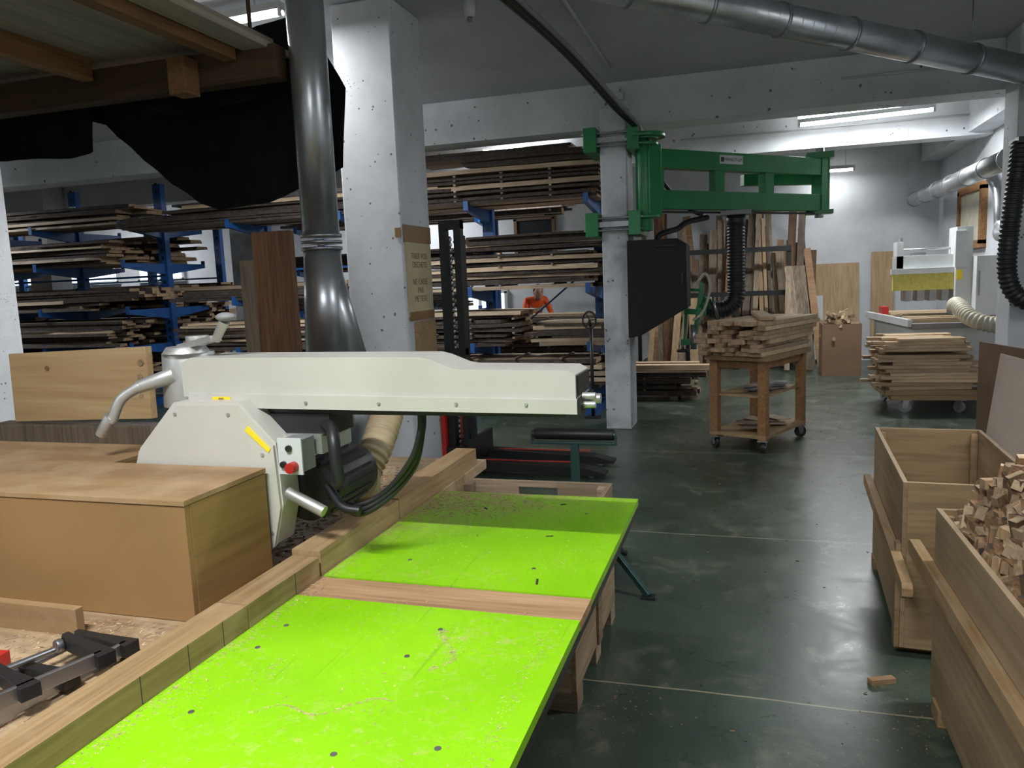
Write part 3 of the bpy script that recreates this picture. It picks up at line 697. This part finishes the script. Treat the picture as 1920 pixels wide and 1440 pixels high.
# ---------------------------------------------------------------- racks
def rack(uprights,yc,levels,top,front,back,name='cantilever_rack'):
    b=B()
    for x in uprights:
        b.bb(x-.07,x+.07,yc-.05,yc+.05,.0,top,0)
        b.bb(x-.07,x+.07,yc-(front if front else .1),yc+(back if back else .1),0,.10,0)
        for i in range(int(top/.12)): b.bb(x-.02,x+.02,yc-.053,yc-.0501,.1+i*.12,.15+i*.12,1)
        for z in levels:
            for sgn,dp in((-1,front),(1,back)):
                if dp:
                    ya=yc+sgn*.05; yb=yc+sgn*dp
                    b.prism([(ya,z-.16),(yb,z-.06),(yb,z+.05),(yb-sgn*.015,z+.05),(yb-sgn*.015,z),(ya,z)],'x',x-.03,x+.03,0)
    for i in range(len(uprights)-1):
        for z in(.6,1.9): b.beam((uprights[i],yc,z),(uprights[i+1],yc,z+.0),.03,.03,0)
        b.beam((uprights[i],yc,.7),(uprights[i+1],yc,1.85),.02,.02,0)
    return b.make(name,[M_blue,M_black])
lv=[.30,.82,1.50,2.52]
kw=dict(mi=0,ms=1,me=2,live=True,warp=.01,alt=3)
RM=[M_rack,M_bark,M_end,M_rackl]
def bundle(x0,x1,z,h,**k):
    q=dict(kw); q.update(k); stack(b,x0,x1,Yf0,Yf1,z,h,**q)
rack([-6.55,-4.9,-3.2,-1.75],9.65,lv,3.18,.85,0)
b=B(); Yf0,Yf1=8.84,9.55
bundle(-8.4,-4.1,2.525,.14,t=(.03,.05),w=(.25,.4)); bundle(-7.6,-3.4,2.70,.12,w=(.25,.4)); bundle(-4.6,-1.5,2.525,.38,t=(.03,.06),w=(.25,.4),stick=True)
bundle(-3.2,-1.5,2.95,.12,t=(.02,.03),w=(.1,.2),live=False,mi=3); bundle(-3.9,-1.9,3.07,.07,w=(.3,.4),lmin=.7)
bundle(-4.2,-1.45,1.505,.42,t=(.03,.055),w=(.2,.35),stick=True,lmin=.75); bundle(-7.6,-4.7,1.505,.16,live=False,mi=3); bundle(-3.4,-1.45,1.98,.14,live=False,t=(.02,.03),mi=3)
bundle(-4.4,-2.6,.825,.42,t=(.035,.05),w=(.3,.5),stick=True); bundle(-2.5,-1.45,.825,.24,lmin=.6,live=False,mi=3); bundle(-7.6,-4.6,.825,.36,t=(.03,.05),w=(.2,.4))
bundle(-4.5,-1.45,.305,.36,t=(.04,.06),w=(.3,.5),stick=True); bundle(-7.6,-4.7,.305,.40,w=(.2,.4))
b.make('racked_timber',RM)
rack([-15.0,-13.3,-11.7,-10.0,-8.4],9.75,[.35,.9,1.42,2.08,2.62],3.25,.85,.85)
b=B(); Yf0,Yf1=8.94,9.65
bundle(-15.5,-8.3,2.625,.14,w=(.25,.4)); bundle(-12.5,-8.1,2.78,.10,w=(.25,.4))
bundle(-15,-8.5,2.085,.14,w=(.25,.4)); bundle(-12.9,-8.6,2.24,.18,w=(.25,.4)); bundle(-12.9,-9.0,1.425,.12,lmin=.7); bundle(-11.6,-8.1,1.55,.16,live=False,mi=3); bundle(-15,-8.6,.905,.24); bundle(-12.9,-8.4,1.15,.10,live=False,mi=3); bundle(-15,-8.4,.355,.40)
Yf0,Yf1=9.85,10.55
bundle(-15,-8.3,2.085,.42,t=(.04,.06),w=(.3,.5)); bundle(-15,-8.3,1.425,.3); bundle(-15,-8.3,.905,.35); bundle(-15,-8.3,.355,.40)
b.make('racked_timber',RM)
rack([-7.2,-5.6,-4.0],12.3,[.5,1.2,1.9,2.6],3.1,.85,0)
b=B(); Yf0,Yf1=11.5,12.2
bundle(-7.6,-3.6,1.905,.25); bundle(-7.6,-2.6,2.605,.30); bundle(-7.6,-4.3,1.205,.25,mi=3); bundle(-7.6,-3.8,.505,.4)
b.make('racked_timber',RM)
rack([-14.5,-12.9,-11.2,-9.6],12.6,[.5,1.1,1.6],3.1,.85,0)
b=B(); Yf0,Yf1=11.8,12.5
bundle(-15.2,-9.2,.505,.4); bundle(-15,-9.2,1.105,.3); bundle(-14,-9,1.605,.18)
b.make('racked_timber',RM)
b=B(); stack(b,-4.6,-.55,10.0,10.55,.06,.26,w=(.15,.25),t=(.05,.07),mi=0,ms=1,me=2,live=True,stick=True)
for x in(-4,-2.4,-.9): b.bb(x-.05,x+.05,9.98,10.6,0,.06,0)
b.box((-2.4,10.05,.42),(3.9,.16,.07),3,.9); b.box((-2.4,10.35,.42),(3.6,.18,.07),3,.6)
b.make('floor_timber_stack',[M_rack,M_bark,M_end,M_light])
b=B()
for x in(-4,-3,-2): b.bb(x-.05,x+.05,10.9,11.4,0,.08,0)
stack(b,-4.5,-1.6,10.9,11.4,.08,1.02,w=(.2,.3),t=(.04,.06),mi=0,ms=1,me=2,live=True,stick=True,alt=3)
b.make('floor_timber_stack',RM)

# far-wall vertical sheet rack with leaning boards
b=B()
for x in(-1.75,-.95,-.15,.65): b.bb(x-.03,x+.03,13.2,13.26,0,2.0,0); b.bb(x-.03,x+.03,13.2,14.3,.05,.10,0)
for z in(1.25,1.95): b.bb(-1.78,.68,13.17,13.2,z-.04,z+.04,0)
b.make('upright_board_rack',[M_black])
b=B(); x=-1.7
while x<1.0:
    h=rnd(1.8,2.75); w=rnd(.05,.15); y0=13.45+rnd(0,.3); lean=rnd(.08,.22); R=Matrix.Rotation(rnd(-.14,.08),3,'Y')@Matrix.Rotation(-lean,3,'X')
    b.box((x+w/2,y0+math.sin(lean)*h/2*.6,h/2*math.cos(lean)+.02),(w*.9,rnd(.02,.04),h),random.choice([0,3,3,3,1,2]),R=R); x+=w*rnd(.3,.7)
b.make('leaning_boards',[M_dark,M_plyz,M_pinex,M_gbrn])
b=B()
for x in(.62,.72,.8,.9): b.box((x,12.95,.85),(rnd(.08,.14),.03,1.65),3,R=Matrix.Rotation(rnd(-.12,.02),3,'Y')@Matrix.Rotation(-.15,3,'X'))
for x in(-1.5,-1.36,-1.22,-1.1,-.98,-.82): b.box((x,12.7+rnd(0,.2),.62),(rnd(.08,.14),.03,rnd(1.1,1.25)),random.choice([0,1,3]),R=Matrix.Rotation(rnd(-.12,.12),3,'Y')@Matrix.Rotation(-.2,3,'X'))
b.make('leaning_boards',[M_dark,M_plyz,M_pinex,M_gbrn])
b=B(); b.box((1.47,14.35,.86),(.72,.02,1.65),0,R=Matrix.Rotation(-.06,3,'X')); b.make('leaning_plywood_sheet',[M_plyz])
b=B(); b.box((2.2,14.38,.95),(.35,.02,1.8),0,R=Matrix.Rotation(-.04,3,'X')); b.make('leaning_plywood_sheet',[M_plyz])
b=B(); b.box((1.0,14.2,.6),(.5,.02,1.1),0,R=Matrix.Rotation(-.1,3,'X')); b.make('leaning_white_panel',[M_mwhite])
b=B(); x0,x1,y0,y1=1.08,1.62,12.3,12.85
b.bb(x0,x1,y0,y0+.02,.03,.78,0);b.bb(x0,x1,y1-.02,y1,.03,.78,0);b.bb(x0,x0+.02,y0+.02,y1-.02,.03,.78,0);b.bb(x1-.02,x1,y0+.02,y1-.02,.03,.78,0);b.bb(x0,x1,y0,y1,0,.03,0)
for i in range(45): b.box((rnd(x0+.12,x1-.12),rnd(y0+.12,y1-.12),rnd(.55,.92)),(rnd(.2,.4),.04,.05),random.choice([1,2]),R=Matrix.Rotation(rnd(0,3),3,'Z')@Matrix.Rotation(rnd(-.6,.6),3,'Y'))
b.make('scrap_bin',[M_brownf,M_light,M_end])
b=B(); b.cyl((-1.70,8.66,0),(-1.70,8.66,1.06),.02,mi=0); b.cyl((-1.70,8.66,1.02),(-1.70,8.60,1.13),.015,mi=0)
c0=Vector((-1.70,8.58,1.135)); pts=[c0+Vector((math.cos(a*math.pi/8)*.075,0,math.sin(a*math.pi/8)*.095)) for a in range(17)]
b.tube(pts,.011,seg=8,mi=0,sub=2)
for a in range(3): b.beam(c0,c0+Vector((math.cos(a*2.09)*.07,0,math.sin(a*2.09)*.09)),.012,.012,0)
b.bb(-1.78,-1.62,8.58,8.74,0,.02,0); b.make('hand_wheel_valve',[M_black])

# ---------------------------------------------------------------- green manipulator
b=B()
for z in(2.98,2.14):
    b.bb(-1.58,-1.45,7.9,8.5,z-.12,z+.12,0); b.bb(-1.14,-1.02,7.9,8.5,z-.12,z+.12,0)
    for zz in(z-.06,z+.06):
        for y in(7.94,8.46): b.cyl((-1.6,y,zz),(-1.0,y,zz),.012,mi=1,seg=8)
    b.bb(-1.45,-1.14,7.96,7.985,z-.03,z+.03,1)
b.cyl((-1.0,8.1,2.06),(-1.0,8.1,2.98),.085,mi=0,seg=28)
for z in(2.92,2.98,2.2): b.cyl((-1.0,8.1,z-.015),(-1.0,8.1,z+.015),.15,mi=0,seg=28)
b.cyl((-1.0,8.1,2.98),(-1.0,8.1,3.02),.22,mi=0,seg=32)
S=Vector((-1.0,8.05,0)); E=Vector((.82,9.95,0)); dd=(E-S).normalized(); nn=Vector((-dd.y,dd.x,0))
def Q(t,z,off=0): return S+dd*t+nn*off+Vector((0,0,z))
LT=(E-S).length
b.beam(Q(.05,2.78),Q(LT,2.78),.13,.19,0); b.beam(Q(.05,2.37),Q(LT,2.37),.13,.19,0)
for t in(.16,1.0,1.75): b.beam(Q(t,2.44),Q(t,2.72),.10,.14,0,up=dd)
b.beam(Q(.1,2.2),Q(.1,2.92),.14,.16,0,up=dd)
b.beam(Q(LT,2.25),Q(LT,2.95),.15,.10,0,up=dd)
b.bb(E.x-.15,E.x+.15,E.y-.1,E.y+.1,2.88,2.95,0); b.bb(E.x-.15,E.x+.15,E.y-.1,E.y+.1,2.24,2.29,0)
b.cyl((E.x,E.y,2.2),(E.x,E.y,3.0),.05,mi=1)
E2=Vector((-.05,9.2,0))
b.beam((E.x+.06,E.y+.12,2.66),(E2.x,E2.y+.4,2.66),.10,.13,0); b.beam((E.x+.06,E.y+.12,2.36),(E2.x,E2.y+.4,2.36),.10,.13,0)
b.beam((E.x+.06,E.y+.12,2.25),(E.x+.06,E.y+.12,2.95),.12,.1,0)
b.beam(Q(.2,2.25),Q(LT-.1,2.25),.06,.02,2); b.box((-.11,8.85,2.24),(.32,.22,.05),3)
b.tube([(-.95,8.0,3.0),(-.85,8.2,2.6),(-.6,8.5,2.3),(-.45,8.6,2.22)],.02,mi=2)
man=b.make('pillar_jib_manipulator',[M_gpaint,M_steel,M_black,M_grey],bevel=.004)
lx=1.15; az=math.atan2(dd.y,dd.x)
b=B(); b.box(Q(lx,2.80,-.0665),(.34,.002,.09),0,rz=az); b.box(Q(lx-.13,2.80,-.0685),(.045,.002,.05),1,rz=az); b.make('label_plate',[M_mwhite,M_ink],parent=man)
text('MANUT-LM',Q(lx+.03,2.80,-.069),(math.pi/2,0,az),.05,M_ink,man)
b=B()
b.tube([(-.11,8.85,2.21),(-.11,8.85,1.9),(-.11,8.85,1.5),(-.12,8.84,1.32),(-.20,8.82,1.22),(-.33,8.8,1.20),(-.42,8.78,1.24)],.095,mi=0,corr=.07,pitch=.035,seg=20)
b.cyl((-.11,8.85,2.1),(-.11,8.85,2.212),.10,mi=0)
b.cyl((-.42,8.78,1.24),(-.50,8.76,1.28),.095,mi=1); b.beam((-.46,8.72,1.5),(-.55,8.7,.9),.05,.07,1); b.beam((-.62,8.74,1.5),(-.66,8.7,.85),.03,.05,1)
b.beam((-.66,8.7,1.2),(-.42,8.7,1.18),.04,.06,1); b.beam((-.70,8.7,.86),(-.35,8.7,.86),.06,.06,1); b.cyl((-.56,8.68,1.05),(-.56,8.68,.78),.035,mi=2)
for x in(-.68,-.38): b.cyl((x,8.7,.86),(x,8.7,.78),.015,mi=2); b.cyl((x,8.7,.78),(x,8.7,.75),.06,.07,mi=0)
b.tube([(-.55,8.66,1.45),(-.43,8.62,1.6),(-.38,8.62,1.45),(-.45,8.62,1.2),(-.56,8.62,1.1)],.015,mi=3,corr=.1,pitch=.02)
b.beam((-.8,8.74,1.45),(-.47,8.72,1.42),.03,.03,1); b.cyl((-.36,8.7,1.35),(-.30,8.68,1.12),.018,mi=2)
b.make('vacuum_lifting_gripper',[M_black,M_gpaint,M_steel,M_whose])
b=B()
b.prism([(-1.155,1.96),(-.66,1.96),(-.57,1.90),(-.565,1.27),(-1.03,1.0),(-1.155,.98)],'y',7.86,8.38,0)
b.bb(-.86,-.66,7.845,7.86,1.88,1.90,1); b.bb(-.62,-.60,7.845,7.86,1.5,1.62,1)
b.tube([(-.9,8.2,1.95),(-.85,8.25,2.03),(-.7,8.4,2.08),(-.6,8.5,2.15),(-.4,8.7,2.2)],.03,mi=1)
b.make('vacuum_pump_housing',[M_blackm,M_black],bevel=.008)

# ---------------------------------------------------------------- cnc machine
b=B()
b.prism([(1.80,12.4),(1.95,10.35),(2.95,10.35),(2.95,12.4)],'z',.12,.84,0)
b.prism([(1.72,12.45),(1.90,10.28),(2.98,10.28),(2.98,12.45)],'z',.84,.90,1)
for i in range(7): b.bb(1.88,2.92,10.4+i*.30,10.48+i*.30,.90,.96,2)
b.prism([(1.68,12.45),(1.86,10.28),(1.91,10.28),(1.73,12.45)],'z',.86,.95,0)
for x in(2.0,2.85):
    for y in(10.5,12.2): b.cyl((x,y,0),(x,y,.13),.05,mi=3)
b.bb(1.85,2.72,11.05,11.35,1.55,1.72,0); b.bb(1.80,2.6,10.98,11.05,1.28,1.50,4); b.bb(1.78,2.62,10.97,11.06,1.49,1.56,0)
for i in range(40): b.bb(1.80+i*.02,1.803+i*.02,10.975,10.98,1.28,1.49,6)
b.bb(2.50,2.68,10.9,11.3,.96,2.05,0); b.bb(2.48,2.6,10.86,10.9,1.55,2.0,5)
b.bb(2.68,2.98,10.7,11.3,.9,1.68,0); b.bb(1.85,1.93,11.05,11.3,1.55,1.9,0); b.cyl((1.90,11.1,1.72),(1.90,11.1,1.95),.025,mi=3)
b.cyl((1.95,11.2,1.80),(2.5,11.2,1.80),.015,mi=3); b.bb(2.05,2.2,11.1,11.3,1.72,1.76,3)
for i in range(4): b.bb(1.95+i*.14,2.03+i*.14,11.0,11.3,1.14,1.30,3)
b.bb(2.50,2.56,10.85,10.86,1.40,1.52,6); b.bb(2.70,2.72,10.69,10.70,1.2,1.5,3)
b.bb(1.78,1.86,11.6,11.9,.95,1.05,7)
b.make('cnc_panel_router',[M_mwhite,M_grey,M_light,M_steel,M_brush,M_mwhite,M_yel,M_red],bevel=.004)
b=B(); b.tube([(2.35,10.2,1.12),(2.3,9.85,1.12),(2.35,9.5,1.0),(2.55,9.35,.93),(2.75,9.4,1.0),(2.85,9.6,1.2),(2.86,9.7,1.75)],.085,mi=0,corr=.1,pitch=.045,seg=18); b.make('cream_extraction_hose',[M_whose])
b=B(); b.tube([(2.30,7.95,2.62),(2.26,7.9,2.3),(2.22,7.9,1.8),(2.22,7.9,1.5),(2.28,7.9,1.32),(2.40,7.9,1.24),(2.50,7.9,1.35),(2.53,7.9,1.8)],.075,mi=0,corr=.1,pitch=.04,seg=18)
b.box((2.40,8.0,2.64),(.3,.28,.05),0); b.make('black_extraction_hose',[M_black])

# ---------------------------------------------------------------- worker
def worker(ox,oy):
    J={'pel':(0,0,.93,.125),'sp':(0,-.10,1.08,.13),'ch':(0,-.26,1.22,.145),'nk':(0,-.38,1.32,.06),
       'shl':(-.17,-.28,1.27,.065),'ell':(-.24,-.38,1.03,.045),'wrl':(-.14,-.56,.93,.03),
       'shr':(.17,-.28,1.27,.065),'elr':(.25,-.36,1.03,.045),'wrr':(.14,-.56,.95,.03),
       'hl':(-.10,0,.88,.095),'kl':(-.12,-.05,.49,.062),'al':(-.12,.06,.09,.042),'tl':(-.12,-.12,.045,.035),
       'hr':(.10,0,.88,.095),'kr':(.12,-.12,.50,.062),'ar':(.13,-.04,.09,.042),'tr':(.13,-.22,.045,.035)}
    Ed=[('pel','sp'),('sp','ch'),('ch','nk'),('ch','shl'),('shl','ell'),('ell','wrl'),('ch','shr'),('shr','elr'),('elr','wrr'),('pel','hl'),('hl','kl'),('kl','al'),('al','tl'),('pel','hr'),('hr','kr'),('kr','ar'),('ar','tr')]
    ks=list(J); me=bpy.data.meshes.new('body'); me.from_pydata([J[k][:3] for k in ks],[(ks.index(a),ks.index(c)) for a,c in Ed],[])
    root=bpy.data.objects.new('worker',None); scene.collection.objects.link(root); root.location=(ox,oy,0); root.rotation_euler=(0,0,.5)
    o=bpy.data.objects.new('body',me); scene.collection.objects.link(o)
    md=o.modifiers.new('skin','SKIN')
    for i,k in enumerate(ks):
        me.skin_vertices[0].data[i].radius=(J[k][3],)*2; me.skin_vertices[0].data[i].use_root=(k=='pel')
    o.modifiers.new('sub','SUBSURF').levels=2
    bpy.context.view_layer.update(); dg=bpy.context.evaluated_depsgraph_get()
    nm=bpy.data.meshes.new_from_object(o.evaluated_get(dg)); bpy.data.objects.remove(o)
    for m in(M_orange,M_navy,M_reflect,M_black,M_skin): nm.materials.append(m)
    for p in nm.polygons:
        c=p.center; p.use_smooth=True
        p.material_index=1 if (c.z<.95 and c.y>-.24) else 0
        if c.z<.10: p.material_index=3
        if p.material_index==0 and (abs(c.y+.18)<.025 or abs(c.y+.30)<.02 and abs(c.x)<.12): p.material_index=2
    o=bpy.data.objects.new('body',nm); scene.collection.objects.link(o); o.parent=root
    b=B(); hc=Vector((0,-.47,1.40))
    b.sph(hc,.10,0,(.80,.98,1.18),20,14); b.sph(hc+Vector((0,.025,.03)),.104,1,(.84,.95,1.10),20,14)
    b.cyl((0,-.37,1.30),(0,-.44,1.36),.055,mi=0); b.cyl(hc+Vector((0,-.09,.0)),hc+Vector((0,-.115,-.02)),.010,.014,seg=8,mi=0)
    for sx in(-1,1): b.sph(hc+Vector((sx*.032,-.088,.012)),.011,2,u=8,v=6); b.sph(hc+Vector((sx*.08,.0,-.005)),.022,0,(.4,.8,1.2),8,6)
    b.box(hc+Vector((0,-.09,-.05)),(.04,.008,.008),3); b.make('head',[M_skin,M_hair,M_ink,M_red],parent=root)
    b=B()
    for sx,w in((-1,Vector((-.14,-.56,.93))),(1,Vector((.14,-.56,.95)))):
        b.sph(w+Vector((0,-.045,-.005)),.042,0,(.9,1.15,.45),12,8)
        for k in range(4):
            x=(k-1.5)*.019; ln=(.06,.072,.068,.052)[k]
            b.tube([w+Vector((x,-.08,0)),w+Vector((x*1.1,-.08-ln*.6,-.01)),w+Vector((x*1.1,-.08-ln,-.035))],.0085,seg=8,mi=0)
        b.tube([w+Vector((-sx*.03,-.035,0)),w+Vector((-sx*.055,-.06,-.008)),w+Vector((-sx*.05,-.095,-.02))],.0095,seg=8,mi=0)
    b.make('hands',[M_skin],parent=root)
worker(-3.60,13.1)
b=B()
b.bb(-3.62,-2.7,12.40,12.68,.84,.88,0)
for x in(-3.55,-2.8):
    for y in(12.44,12.63): b.bb(x-.03,x+.03,y-.03,y+.03,0,.84,0)
b.make('workbench',[M_plyx])
